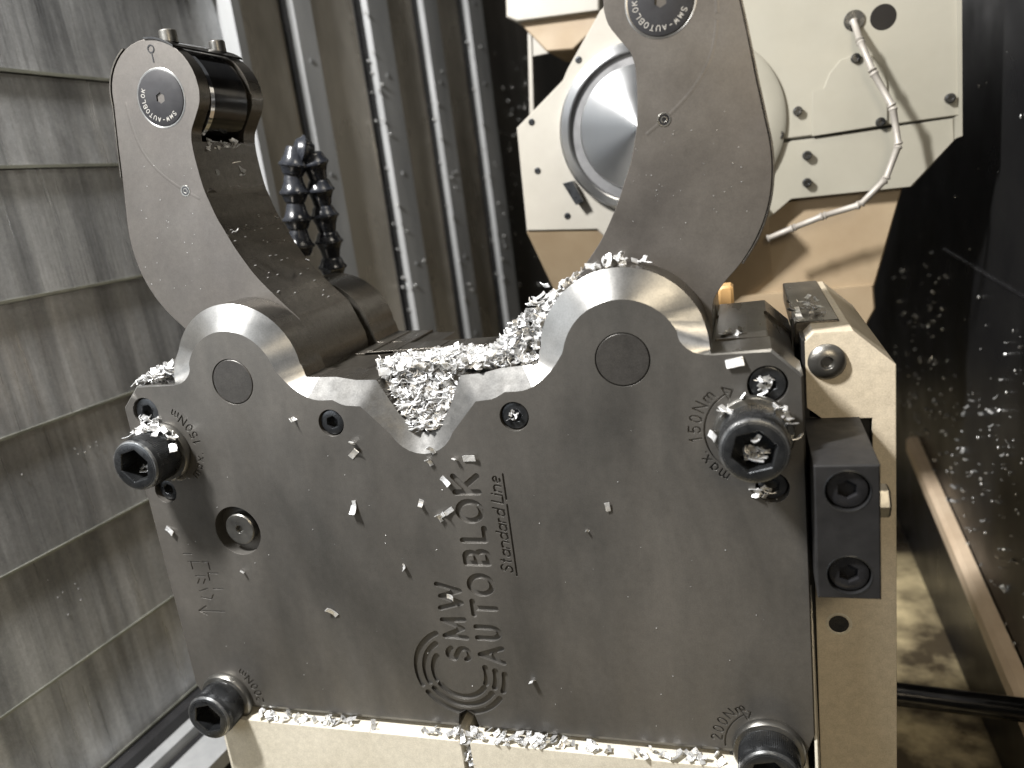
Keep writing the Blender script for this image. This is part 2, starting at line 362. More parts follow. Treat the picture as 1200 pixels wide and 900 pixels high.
# torque marks round the clamping screws
def torque(cx, cz, text, a0, step, r, h, cw=True, depth=.8):
    a = a0
    for ch in text:
        wch = {'.':1.6,' ':3.4,'1':3.6,'m':5.4,'N':5.0}.get(ch,4.4)
        am = a + (step*wch/2)*(-1 if cw else 1); t = math.radians(am)
        er = (math.cos(t), math.sin(t)); et = (math.sin(t), -math.cos(t)) if cw else (-math.sin(t), math.cos(t))
        wl = wch*.72; base = (cx+er[0]*r-et[0]*wl/2, cz+er[1]*r-et[1]*wl/2)
        letter(pk, ch, base, (et[0]*wl, et[1]*wl), (er[0]*h, er[1]*h), .72, depth)
        a += step*wch*(-1 if cw else 1)
torque(155.7, 167.5, 'max. 150Nm', 245, 2.75, 21.6, 5.2)
pk.stroke(arc(155.7,167.5,20,236,118,22), .75, .7)
pk.stroke([(148.6,186.4),(144.2,187.6)], .8, .7); pk.stroke([(148.6,186.4),(147.0,182.2)], .8, .7); pk.stroke([(144.2,187.6),(147,182.2)], .8, .7)
torque(-156, 167, 'max. 150Nm', -50, 2.75, 24.6, -4.8, cw=False)
torque(155.7, 5.5, '200Nm', 178, 2.75, 21.6, 5.0)
pk.stroke(arc(155.7,5.5,20,184,118,16), .75, .7)
pk.stroke([(148.6,24.4),(144.2,25.6)], .8, .7); pk.stroke([(148.6,24.4),(147.0,20.2)], .8, .7); pk.stroke([(144.2,25.6),(147,20.2)], .8, .7)
torque(-155, 6.5, '200Nm', -6, 2.75, 24.4, -4.8, cw=False)
# worn, half illegible stamping on the left, with its arrow
for a,b in [((-162,102),(-156,102)),((-160,97),(-152,97)),((-150,97),(-146,97)),((-146,97),(-146,92)),((-158,97),(-158,92)),((-157,88),(-150,88)),((-148,90),(-141,90)),((-148,90),(-148,85)),
            ((-157,83),(-155,86)),((-153,83),(-151,86)),((-157,78),(-151,80)),((-147,80),(-140,80)),((-157,74),(-150,73)),((-150,73),(-148,76))]:
    pk.stroke([a,b], .7, .5)
pk.stroke([(-161,65),(-143,65.2)], .8, .6); pk.stroke([(-161,65),(-155,68.4)], .8, .6); pk.stroke([(-161,65),(-155.5,62.4)], .8, .6)

rest = empty('steady_rest', (0,60,0), 'large dark grey steel steady rest with two curved arms and bright edges round its hubs', 'steady rest')
bevs = {-102.5: MB(), 0: MB(), 102.5: MB()}
mb = MB(); pk.into(mb, 0, 0, 0)
n = len(full_in)
for i in range(n-1):
    mid = [( (full_in[i][0]), 0, full_in[i][1]), (full_in[i+1][0],0,full_in[i+1][1]), (full_out[i+1][0],full_d[i+1],full_out[i+1][1]), (full_out[i][0],full_d[i],full_out[i][1])]
    xm = (full_in[i][0]+full_in[i+1][0])/2; bevs[-102.5 if xm < -60.5 else (102.5 if xm > 60.5 else 0)].add(mid, [(0,1,2,3)])
    mb.add([(full_out[i][0],full_d[i],full_out[i][1]),(full_out[i+1][0],full_d[i+1],full_out[i+1][1]),(full_out[i+1][0],25.5,full_out[i+1][1]),(full_out[i][0],25.5,full_out[i][1])], [(0,1,2,3)], 2)
lo = loop_in[len(full_in)-1:] + [loop_in[0]]
e0 = full_out[-1]
lo_out = [e0] + [(177.4,14),(172.4,0)] + [(x,z-2.6 if z<3 else z) for x,z in loop_in[len(full_in)+2:-2]] + [(-172.4,0),(-177.4,14)] + [full_out[0]]
for i in range(len(lo)-1):
    d_ = lambda q: 1.4
    mb.add([(lo[i][0],0,lo[i][1]),(lo[i+1][0],0,lo[i+1][1]),(lo_out[i+1][0],1.4,lo_out[i+1][1]),(lo_out[i][0],1.4,lo_out[i][1])], [(0,1,2,3)], 0)
    mb.add([(lo_out[i][0],1.4,lo_out[i][1]),(lo_out[i+1][0],1.4,lo_out[i+1][1]),(lo_out[i+1][0],25.5,lo_out[i+1][1]),(lo_out[i][0],25.5,lo_out[i][1])], [(0,1,2,3)], 2)
fp = mb.build('front_plate', [M['plate'], M['mach'], M['side']], rest, smooth=28)
fp['label'] = 'dark face plate with maker lettering and torque marks'
for bx, bz in ((-102.5,202.5),(0,186),(102.5,202.5)):
    bevs[bx].build('bevel_face', [M['mach'] if bx else M['milled']], rest, smooth=28, loc=(bx,3,bz))
# letters stay sunk in the plate; the ring back face closes the plate
mb = MB(); mb.prism(full_out[::-1]+[(-177.4,0.5),(177.4,0.5)], 88, 121); mb.build('rear_plate', [M['side']], rest)
base = [(-176,1),(176,1),(176,190.4),(164.6,201.6),(60,199.4),(24,197.6),(10,176),(-10,176),(-24,197.6),(-60,199.4),(-164.6,201.6),(-176,190.4)]
mb = MB(); mb.prism(base, 25.5, 88); mb.box((-59,29,197),(24,58,197.9)); mb.build('housing_body', [M['side']], rest)
mb = MB(); mb.box((-56,60,198),(58,61.6,201.2)); mb.box((-56,61.6,198.5),(58,86,199.6)); mb.box((-40,64,199.6),(-12,84,200.3)); mb.box((-8,64,199.6),(30,84,200.3)); mb.build('bridge_strip', [M['side']], rest)
for q in (-1,1):
    mb = MB(); x0,x1 = sorted((q*141.5,q*164)); mb.box((x0,26,201.2),(x1,118,203.4)); mb.box((x0+4*(1 if q>0 else 1),34,203.4),(x0+14,110,203.9)); mb.build('top_pad', [M['side']], rest)
# slotted ways beside the hubs
mb = MB(); mb.box((-62,60,199.5),(-38,121,200.6)); mb.box((-56,63,200.6),(-52,118,201.4)); mb.build('guide_strip', [M['side']], rest)

# pivot caps
for q in (-1,1):
    mb = MB(); mb.lathe([(11.9,2.8),(11.9,.35),(11.6,.05),(.05,.05)], (q*102.5,0,202.5), n=48); mb.build('pivot_cap', [M['cap']], rest)

# socket head screws -------------------------------------------------
def hexcup(mb, c, r_out, r_hex, y0, y1, depth, mi=0, knurl=False, ch=.8, rot=0, n=48):
    """cylinder head y0 (front) .. y1 (back) with a real hexagon socket"""
    cx, cz = c
    def ring(r, y, hexa=False):
        o = []
        for i in range(n):
            a = 2*math.pi*i/n + rot
            if hexa:
                k = (2*math.pi*i/n) % (math.pi/3) - math.pi/6; rr = r*math.cos(math.pi/6)/math.cos(k)
            else: rr = r
            o.append((cx+rr*math.cos(a), y, cz+rr*math.sin(a)))
        return o
    kn = lambda y, r: ring(r, y)
    rings = [ring(.01,y0+depth,True), ring(r_hex,y0+depth,True), ring(r_hex,y0+.35,True), ring(r_hex*1.10,y0,False) if False else ring(r_hex*1.04,y0,True), ring(r_out-ch,y0), ring(r_out-ch*.3,y0+ch*.3), ring(r_out,y0+ch)]
    rings += [ring(r_out,y1)]
    mb.loft(rings, mi, cap=False)
    mb.add([p for p in ring(r_out,y1)], [tuple(range(n))], mi)
def knurl(mb, c, r, y0, y1, n=90):
    cx,cz = c; vs=[]; fs=[]
    rings=[]
    for y,k in ((y0,0),(y0+.5,1),(y1-.5,1),(y1,0)):
        rings.append([(cx+(r+(k*.38 if i%2 else 0))*math.cos(math.pi*i/n), y, cz+(r+(k*.38 if i%2 else 0))*math.sin(math.pi*i/n)) for i in range(2*n)])
    mb.loft(rings, cap=False)
def recessed(x, z, r, y, name='socket_screw'):
    mb = MB(); hexcup(mb, (x,z), r, r*.52, y, y+6, 4, ch=.5, rot=random.random())
    return mb.build(name, [M['bolt']], rest)
for q in (-1,1):
    recessed(q*49,178,6.5,1.2); recessed(q*163,188,7.6,1.4); recessed(q*163.2,141,6.3,2.6)
mb = MB(); mb.lathe([(9.2,7.0),(9.2,2.2),(8.6,1.6),(2.4,1.6),(2.2,3.5),(.05,3.5)], (-120.8,0,117), n=40); mb.build('recessed_plug', [M['washer']], rest)
def big_bolt(x, z, tip, label):
    root = MB(); root.lathe([(11,0),(16.6,-.05),(16.9,-.8),(16.9,-3.2),(16.2,-4.2),(13.5,-4.6)], (x,0,z), n=56, cap=False)
    b0 = MB(); hexcup(b0, (x,z), 13.9, 9.3, -tip, -4.3, 12, ch=1.5, rot=.25, n=60)
    bo = b0.build('clamping_screw', [M['bolt']], rest, label=label)
    root.build('washer', [M['washer']], bo)
    rm = MB(); rm.lathe([(12.1,-tip-.04),(13.5,-tip+.38),(13.96,-tip+1.5)], (x,0,z), n=60, cap=False); rm.build('worn_rim', [M['rim']], bo)
    k = MB(); knurl(k, (x,z), 13.9, -tip+4.2, -5.2); k.build('knurled_band', [M['bolt']], bo)
    return bo
big_bolt(156.4,167.2,25,'large socket head clamping screw, upper right, swarf in its hexagon')
big_bolt(-156,165.5,24,'large socket head clamping screw, upper left, swarf around its washer')
big_bolt(156,5,20,'large socket head clamping screw at the lower right corner')
big_bolt(-155,6.5,20,'clean socket head clamping screw at the lower left corner')

# ------------------------------------------------------------ arms
inner_side = [(73,229),(80,236.5),(87,244.5),(93.5,252.5),(98.2,260),(103.6,270),(107.5,279),(110.5,286),(112.8,294),(114.9,303),(116,318),(115.8,326)]
outer_side = [(161.2,329),(163.5,313.5),(166.5,296),(168.3,284),(168.2,272),(166,260),(161,248),(154,237.5),(146.5,229.5),(141.5,222),(140.3,214)]
head_in = [(115.8,326),(114.3,331.5),(110,337.8),(106,344),(104.6,350)]
head_arc = arc(131,351,26.4,178,3,20)
head_out = [(157.6,350),(159.5,339),(161.2,329)]
hub_bottom = arc(102.5,203,37.4,10,-190,26)[1:]
A0, Y1, Y2, A1 = 26.0, 35.0, 72.0, 83.0
def make_arm(q):
    low_in = crom(inner_side,3); low_out = crom(outer_side,3)
    low = hub_bottom[::-1][:0] + low_in + low_out + hub_bottom[::1]
    hd = crom(head_in,3) + head_arc[1:] + crom(head_out,3)
    fl = lambda pts: [(q*x,z) for x,z in pts]
    mb = MB(); L_ = fl(low); H = fl(hd); k = len(low_in)-1; nL = len(L_); F0 = A0+.6
    whole = fl(low_in + hd[1:-1] + low_out + hub_bottom); nW = len(whole); ins = []
    for i in range(nW):
        a_, b_ = Vector(whole[i-1]), Vector(whole[(i+1)%nW]); d_ = (b_-a_).normalized(); nn = Vector((-d_.y,d_.x))*(q*-1)*-.6
        ins.append((whole[i][0]+nn.x, whole[i][1]+nn.y))
    cx_ = sum(p[0] for p in whole)/nW
    mb.add([(x,A0,z) for x,z in ins], [tuple(range(nW))], 0)
    for i in range(nW):
        j = (i+1)%nW; mb.add([(ins[i][0],A0,ins[i][1]),(ins[j][0],A0,ins[j][1]),(whole[j][0],F0,whole[j][1]),(whole[i][0],F0,whole[i][1])], [(0,1,2,3)], 2)
    for i in range(nL):
        j = (i+1)%nL
        ys = (Y1,Y2) if i == k else (F0,A1)
        mb.add([(L_[i][0],ys[0],L_[i][1]),(L_[j][0],ys[0],L_[j][1]),(L_[j][0],ys[1],L_[j][1]),(L_[i][0],ys[1],L_[i][1])], [(0,1,2,3)], 1)
    mb.add([(x,A1,z) for x,z in L_], [tuple(range(nL))], 0)
    nH = len(H)
    for ya,yb in ((F0,Y1),(Y2,A1)):
        if ya != F0: mb.add([(x,ya,z) for x,z in H], [tuple(range(nH))], 1)
        mb.add([(x,yb,z) for x,z in H], [tuple(range(nH))], 1)
        for i in range(nH-1): mb.add([(H[i][0],ya,H[i][1]),(H[i+1][0],ya,H[i+1][1]),(H[i+1][0],yb,H[i+1][1]),(H[i][0],yb,H[i][1])], [(0,1,2,3)], 1)
    arm = mb.build('arm', [M['arm'], M['side'], M['edge']], rest, smooth=40, label='right arm, its roller head cut by the top of the photo' if q>0 else 'left arm with two small screws on top of its roller head')
    # roller with its chrome edge
    mb = MB(); mb.lathe([(3,35.5),(22.5,35.5),(24.6,37.2),(24.6,70),(22.5,71.5),(3,71.5)], (q*131,0,351), n=56); r_ = mb.build('roller', [M['roller']], arm)
    mb = MB(); mb.lathe([(22,36.2),(25.4,37.0),(25.4,40.2),(24,41.0)], (q*131,0,351), n=56, cap=False); mb.build('roller_ring', [M['chrome']], arm)
    # cover disc with hexagon and etched ring of letters
    mb = MB(); hexcup(mb, (q*127.9,349.2), 13.8, 2.7, 25.4, 27, 3, ch=.35, rot=.4); d = mb.build('cover_disc', [M['disc']], arm)
    mb = MB(); mb.lathe([(13.8,25.9),(14.4,25.75),(14.9,25.95)], (q*127.9,0,349.2), n=56, cap=False); mb.build('disc_rim', [M['mach']], arm)
    a = -28 if q>0 else -52
    mb = MB()
    for ch in 'SMW-AUTOBLOK':
        t = math.radians(a); er = (math.cos(t), math.sin(t)); et = (math.sin(t), -math.cos(t)); wl = 1.55; hh = 2.2
        b = (q*127.9+er[0]*9.6-et[0]*wl/2, 349.2+er[1]*9.6-et[1]*wl/2)
        for pl in G[ch]:
            pts = [(b[0]+u*et[0]*wl+v*er[0]*hh, b[1]+u*et[1]*wl+v*er[1]*hh) for u,v in pl]
            for p,r in zip(pts, pts[1:]):
                dd = Vector(r)-Vector(p)
                if dd.length < 1e-6: continue
                nn = Vector((-dd.y,dd.x)).normalized()*.17; p_=Vector(p); r2=Vector(r)
                qd = [p_+nn,p_-nn,r2-nn,r2+nn]
                mb.loft([[(v_.x,25.33,v_.y) for v_ in qd],[(v_.x,25.45,v_.y) for v_ in qd]])
        a -= 14.2
    mb.build('etched_lettering', [M['print']], arm)
    # thin wiper sheet bent round the outside
    path = arc(131,351,28.0,62,0,16) + crom([(159,350),(160.8,339),(162.5,329),(164.9,313.5)],4)
    if q > 0: path = path + crom([(164.9,313.5),(167.9,296),(169.7,284),(169.6,272),(167.4,260),(162.3,247.4),(155.2,236.8)],4)[1:]
    path = fl(path); th = .8
    pv = []
    for i,p in enumerate(path):
        a_ = Vector(path[max(0,i-1)]); b_ = Vector(path[min(len(path)-1,i+1)]); dd=(b_-a_).normalized(); nn=Vector((-dd.y,dd.x))*th*.5
        pv.append([(p[0]+nn.x,25.6,p[1]+nn.y),(p[0]-nn.x,25.6,p[1]-nn.y),(p[0]-nn.x,83.4,p[1]-nn.y),(p[0]+nn.x,83.4,p[1]+nn.y)])
    mb = MB(); mb.loft(pv); mb.build('wiper_sheet', [M['side']], arm)
    # little flat tab and screws on top of the head
    mb = MB()
    tp = [(q*x,z) for x,z in arc(131,351,27.0,130,92,6)]
    mb.loft([[(x,y,z) for x,z in tp]+[(x,y,z+1) for x,z in tp[::-1]] for y in (25.4,84)]); mb.build('wiper_tab', [M['roller']], arm)
    for yy in (34,74):
        mb = MB(); c = (q*121.5,yy,377.2); mb.lathe([(.1,-1.5),(4.4,-1.5),(4.4,4.2),(3.9,4.8),(2.2,4.8),(2.1,2.6),(.1,2.6)], c, axis='Z', n=24); mb.build('tab_screw', [M['washer']], arm)
    # grub screw and groove mark
    g = (q*125.8, 302)
    mb = MB(); mb.lathe([(3.1,26.02),(2.9,25.8),(2.3,25.85)], (g[0],0,g[1]), n=24, cap=False); mb.lathe([(1.5,25.8),(1.0,25.75),(.9,26.0)], (g[0],0,g[1]), n=12, cap=False); mb.build('grub_screw', [M['washer']], arm)
    mb = MB(); mb.lathe([(.1,25.9),(2.5,25.88),(2.6,26.1)], (g[0],0,g[1]), n=20, cap=False); mb.build('grub_socket', [M['hole']], arm)
    rp = crom([(150.5,352),(150,338),(147,325),(140,314),(130,305),(116.5,296)],6)
    mb = MB(); mb.tube([(q*x,32.0,z) for x,z in rp], [5.8]+[6.06]*(len(rp)-2)+[5.8], 90); mb.build('scribed_ridge', [M['arm']], arm)
    # tapped hole marks on the inner flank
    for yy in (42,66):
        mb = MB(); mb.lathe([(.1,0),(1.7,0),(1.7,-2)], (q*115.2,yy,310), axis='X', n=14); mb.build('grease_nipple', [M['washer']], arm)
    # hexagon text marks under the top edge
    mb = MB()
    for aa,bb in (((127.4,372.5),(127.4,367)),):
        mb.box((q*127.4-.3,25.8,366.5),(q*127.4+.3,26.1,370.5)); mb.lathe([(1.5,25.8),(2.1,25.75),(2.1,26.1)], (q*127.4,0,373), n=16, cap=False)
    mb.build('index_mark', [M['hole']], arm)
    return arm
make_arm(-1); make_arm(1)

# ------------------------------------------------------------ cream bracket under and beside the rest
br = empty('carriage_bracket', (100,100,-40), 'cream painted machine bracket under and right of the dark steady rest', 'bracket')
mb = MB()   # right cheek with bevelled top and a notch for the block
pr = [(180.6,-160),(180.6,161),(180.6,196.5),(184.5,200.6),(201.3,200.6),(219,184),(219,-160)]
pr = [(182,-160),(182,96),(209,96),(209,158.5),(188,158.5),(180.8,164.5),(180.8,196.5),(184.8,200.4),(201.5,200.4),(219,183.6),(219,-160)]
mb.prism(pr, 40, 190); mb.build('cheek', [M['cheek']], br)
mb = MB(); mb.box((179.5,41,-100),(182.0,150,197)); mb.box((182,44,96),(209,150,158.5)); mb.build('gap_shade', [M['block']], br)  # black boxes added as the shade in the gap and behind the block
mb = MB(); mb.cbox((177.8,62,190),(198,188,201.6),.6); mb.build('top_plate', [M['side']], br)
mb = MB()
for cx0,cx1,zt in ((-158,-3.2,-3),(2.2,174,-3)):
    mb.prism([(cx0,-170),(cx1,-170),(cx1,zt-1.5),(cx1-1.2,zt),(cx0+1.2,zt),(cx0,zt-1.5)], -7, 130)
mb.build('base_block', [M['cream']], br, smooth=20)
mb = MB(); mb.prism([(-174,-170),(-158.2,-170),(-158.2,-9),(-172,-20)], 6, 120); mb.build('base_wing', [M['cream']], br)
mb = MB(); mb.loft([[(176.5,-9,-170),(181,-9,-170),(181,42,-170),(176.5,42,-170)],[(176.5,-9,-3),(177.8,-9,-3),(180.4,42,72),(179.0,42,72)]]); mb.build('splash_strip', [M['cream']], br)
c = P(969,423.5,40)
mb = MB(); mb.lathe([(8.4,0),(8.4,-.8),(7.2,-2.4),(4.4,-3.5),(3.0,-3.6),(2.6,-2.8),(2.2,-1.6),(.05,-1.6)], (c.x,40,c.z), n=40); mb.build('button_screw', [M['washer']], br)
c = P(983,731,40)
mb = MB(); mb.lathe([(6.3,-.1),(5.4,-.3),(5.0,-.1),(4.8,0)], (c.x,40,c.z), n=32, cap=False); mb.build('hole_rim', [M['cream']], br)
mb = MB(); mb.lathe([(4.7,-.25),(.05,-.2)], (c.x,40,c.z), n=32, cap=False); mb.build('tapped_hole', [M['hole']], br)

bk = empty('clamp_block', (191,-20,99), 'black rectangular block with two socket screws, bolted against the cream bracket', 'block')
mb = MB(); pf = [(178.9,99.7),(203.4,99.7),(203.4,159.2),(178.9,159.2)]
pkb = Pock([(179.4,100.2),(202.9,100.2),(202.9,158.7),(179.4,158.7)])
for zz in (148,110.5): pkb.circle(191.4, zz, 8.6, 7, 44)
pkb.into(mb, y0=-20.6)
ring0 = [(179.4,-20.6,100.2),(202.9,-20.6,100.2),(202.9,-20.6,158.7),(179.4,-20.6,158.7)]
mb.loft([ring0, [(x,-20,z) for x,z in pf], [(x,40,z) for x,z in pf]], cap=False)
mb.build('block_body', [M['block']], bk)
for zz in (148,110.5):
    mb = MB(); hexcup(mb, (191.4,zz), 7.9, 4.1, -18.9, -13.7, 4, ch=.6, rot=.5); mb.build('block_screw', [M['hole']], bk)
    mb = MB(); mb.lathe([(8.55,-20.62),(8.9,-20.72),(9.1,-20.62)], (191.4,0,zz), n=44, cap=False); mb.build('screw_rim', [M['bolt']], bk)
mb = MB(); mb.lathe([(8.0,203.4),(8.0,204.2),(7.4,204.6)], (0,2,134), axis='X', n=30); 
mb.lathe([(7.2,204.6),(7.2,209.2),(6.3,210)], (0,2,134), axis='X', n=6); mb.build('side_bolt', [M['washer']], bk)

# ------------------------------------------------------------ swarf
def chip_mesh(rng):
    mb = MB(); Ln = rng.uniform(4.2,7.2); wd = rng.uniform(2.4,3.7); th = rng.uniform(.25,.5); cu = rng.choice([rng.uniform(-.15,.2), rng.uniform(.1,.55)])
    k = 4; x = y = 0; a = 0; rings = []
    for i in range(k+1):
        w2 = wd*(.5+rng.uniform(-.03,.03)); nx,ny = -math.sin(a),math.cos(a); bend = rng.uniform(-.05,.05)
        rings.append([(x-nx*th/2, -w2, y-ny*th/2+bend), (x-nx*th/2, w2, y-ny*th/2+bend+.1), (x+nx*th/2, w2, y+ny*th/2+bend+.1), (x+nx*th/2, -w2, y+ny*th/2+bend)])
        x += math.cos(a)*Ln/k; y += math.sin(a)*Ln/k; a += cu*rng.uniform(.8,1.2)
    cx = sum(r[0][0] for r in rings)/len(rings); cz = sum(r[0][2] for r in rings)/len(rings)
    mb.v = []; mb.loft([[(p[0]-cx,p[1],p[2]-cz) for p in r] for r in rings]); return mb
rng = random.Random(3)
CH = [chip_mesh(rng) for _ in range(18)]
def put(mb, p, rng, sc_=1, flat=None):
    if flat == 'Y': R_ = Matrix.Rotation(rng.uniform(0,6.3),3,'Y') @ Matrix.Rotation(math.pi/2+rng.uniform(-.3,.3),3,'X')
    elif flat == 'Z': R_ = Matrix.Rotation(rng.uniform(0,6.3),3,'Z') @ Matrix.Rotation(rng.uniform(-.4,.4),3,'X')
    else: R_ = Matrix.Rotation(rng.uniform(0,6.3),3,'Z') @ Matrix.Rotation(rng.gauss(.15,.45),3,'X') @ Matrix.Rotation(rng.gauss(0,.4),3,'Y')
    c = rng.choice(CH); mb.add([Vector(p)+(R_@Vector(v))*sc_ for v in c.v], c.f)
def heap(name, pts, label, group=None, sc_=1, flat=None, jit=.2):
    mb = MB()
    for p in pts: put(mb, p, rng, sc_*rng.uniform(.75,1.15), flat)
    return mb.build(name, [M['chip']], None, smooth=25, label=label, cat='swarf', group=group, kind='stuff')
def vhalf(z): return 9 if z < 172 else 9+(z-172)*.55
pts = []
for _ in range(560):        # face of the heap in the notch
    z = rng.uniform(171,206); y = 6+max(0,z-172)*.35+rng.uniform(-1.5,4); x = rng.uniform(-1,1)*vhalf(z)*1.02
    pts.append((x,y,z))
for _ in range(760):        # its top, spreading back and to the right
    x = rng.uniform(-25,62); y = rng.uniform(12,60)
    h = 202+2.5*math.exp(-((x+3)/14)**2-((y-22)/14)**2)+ (max(0,x-26)*.18) - max(0,y-40)*.12 + rng.uniform(-2.5,.6)
    if x < -10 and y > 44: continue
    pts.append((x,y,h))
for _ in range(210):        # climbing the right hub
    x = rng.uniform(28,66); y = rng.uniform(8,26); h = 203+max(0,x-34)*rng.uniform(.2,1.05)
    pts.append((x,y,h))
for _ in range(70): pts.append((rng.uniform(24,60), rng.uniform(6.5,13), rng.uniform(200,205)))
heap('swarf_heap', pts, 'large heap of silver aluminium chips filling the V notch between the hubs')
pts = []
for _ in range(85):
    a = math.radians(rng.uniform(70,176)**1); d = rng.uniform(38.6,40.5)
    if rng.random() < .35: a = math.radians(rng.uniform(120,176))
    pts.append((102+d*math.cos(a), rng.uniform(9,25), 204.6+d*math.sin(a)+rng.uniform(0,1.5)))
heap('swarf_drift', pts, 'thin drift of chips lying over the top of the right hub')
pts = []
for _ in range(130):
    x = rng.uniform(-172,-141); y = rng.uniform(2,30); h = 203+ (x+172)*.42*rng.uniform(.2,1)
    pts.append((x,y,h))
heap('swarf_heap', pts, 'small heap of chips on the left shoulder of the rest behind the upper left screw')
pts = []
for _ in range(135):
    x = rng.choice([rng.uniform(-150,172)]*3+[rng.gauss(0,16),rng.gauss(38,9),rng.gauss(-100,22)]); 
    if abs(x) > 136 : x *= .9
    pts.append((x, rng.uniform(-6,-.5), -2.2+rng.uniform(0,2.6)*(1.6 if abs(x)<14 or abs(x-38)<10 else .8)))
for _ in range(34): pts.append((-.4+rng.uniform(-2,2), rng.uniform(-6,4), rng.uniform(-40,-3)))
heap('swarf_row', pts, 'row of chips on the cream ledge along the bottom edge of the plate', sc_=.9)
pts = [(156.4+16*math.cos(math.radians(a))*k, -4.5-rng.uniform(0,3), 167.2+15.6*math.sin(math.radians(a))*k) for a,k in ((130,1),(138,.98),(125,1.02),(48,1),(38,1.0),(30,1.03),(20,1.02),(178,1.04),(-5,1.1),(55,1.02),(134,1.06),(100,1.15))]
heap('swarf_cluster', pts, 'few chips stuck to the washer of the upper right clamping screw', sc_=.95)
pts = [(156.4+rng.uniform(-4.5,4.5), -25+rng.uniform(4,10), 167.2-rng.uniform(1,6)) for _ in range(16)]+[(157.5,-23,172)]
heap('swarf_cluster', pts, 'chips caught inside the hexagon of the upper right clamping screw', sc_=.8)
pts = [(-156+rng.uniform(14,17.5)*math.cos(a), -rng.uniform(4,11), 165.5+rng.uniform(14.5,17)*math.sin(a)) for a in [math.radians(rng.uniform(15,135)) for _ in range(26)]]
pts += [(-163+rng.uniform(-7,7), rng.uniform(-1,2), 183+rng.uniform(-3,2)) for _ in range(12)]+[(-147,-5,150),(-152,-2,149)]
heap('swarf_cluster', pts, 'chips packed around the washer of the upper left clamping screw', sc_=1.05)
pts = [(-156+rng.uniform(-3.5,4.5), -24+rng.uniform(5,10), 165.5-rng.uniform(1.5,6)) for _ in range(8)]
heap('swarf_cluster', pts, 'chips lying inside the hexagon of the upper left clamping screw', sc_=.7)
pts = [(162.6+rng.uniform(-3,3), rng.uniform(0,2.5), 188+rng.uniform(-3.6,3.2)) for _ in range(11)]
heap('swarf_cluster', pts, 'chips in the recessed screw above the upper right clamping screw', sc_=.75)
pts = [(159+rng.uniform(-3,3), rng.uniform(-1,1.5), 139+rng.uniform(-2,2)) for _ in range(8)]
heap('swarf_cluster', pts, 'chips below the washer of the upper right clamping screw', sc_=.8)
pts = [(48+rng.uniform(-2.2,2.2), rng.uniform(0,3), 178+rng.uniform(-2.5,2.5)) for _ in range(6)]
heap('swarf_cluster', pts, 'chips in the small recessed screw right of the notch', sc_=.6)
pts = [(x_,rng.uniform(62,118),203.8) for x_ in [rng.uniform(176,192) for _ in range(20)]]+[(rng.uniform(144,154),rng.uniform(30,45),204) for _ in range(8)]
heap('swarf_cluster', pts, 'scattered chips on the steel top right of the right hub', sc_=.8, flat='Z')
pts = [(-117+rng.uniform(0,1.5), rng.uniform(38,68), rng.uniform(323,327)) for _ in range(26)]+[(-115.2,60,315),(-115.2,64,311),(-114.5,62,308),(-103,30,278),(-88,70,256)]
heap('swarf_cluster', pts, 'chips in the slot below the left roller', sc_=.8)
singles = [(345,490,.9,'chip standing on the plate below the left hub'),(413,520,.9,'chip below the recessed screw left of the notch, upper of a pair'),(415,531,.9,'chip below the recessed screw left of the notch, lower of a pair'),
 (414,595,1.15,'long chip on the plate midway between left hub and lettering'),(284,670,.9,'chip just below the recessed plug'),(389,717,.9,'chip on the lower left of the plate, left of the ring logo'),
 (473,665,.85,'square chip left of the letter O of the lettering'),(503,541,.8,'narrow chip right under the notch tip'),(550,537,1,'chip above the letter K, right one of two'),(533,539,.75,'small chip above the letter K, left one of two'),
 (493,590,.8,'small chip left of the letters OK'),(519,603,.9,'chip in the little cluster left of the upper O, upper one'),(515,606,.9,'chip in the little cluster left of the upper O, lower one'),(526,599,.8,'chip in the little cluster left of the upper O, right one'),
 (522,564,.9,'chip resting against the arm of the letter K'),(625,799,.9,'lone chip right of the ring logo'),(528,700,.7,'small chip stuck on the letter W'),(861,425,1.0,'bright chip just under the right top edge of the plate'),
 (199,622,.95,'bright chip by the left edge of the plate under the upper left screw'),(712,594,.6,'fine curled sliver in the middle right of the plate'),(688,622,.4,'tiny curl below the fine sliver on the plate'),(505,527,.8,'chip caught on the rim of the notch tip')]
for x,y,s_,lab in singles:
    p = P(x,y,-.7); mb = MB(); put(mb, p, rng, s_*1.12, 'Y'); mb.build('metal_chip', [M['chip']], None, smooth=25, loc=tuple(p), label='small silver '+lab, cat='metal chip', group='single chips lying on the face plate')

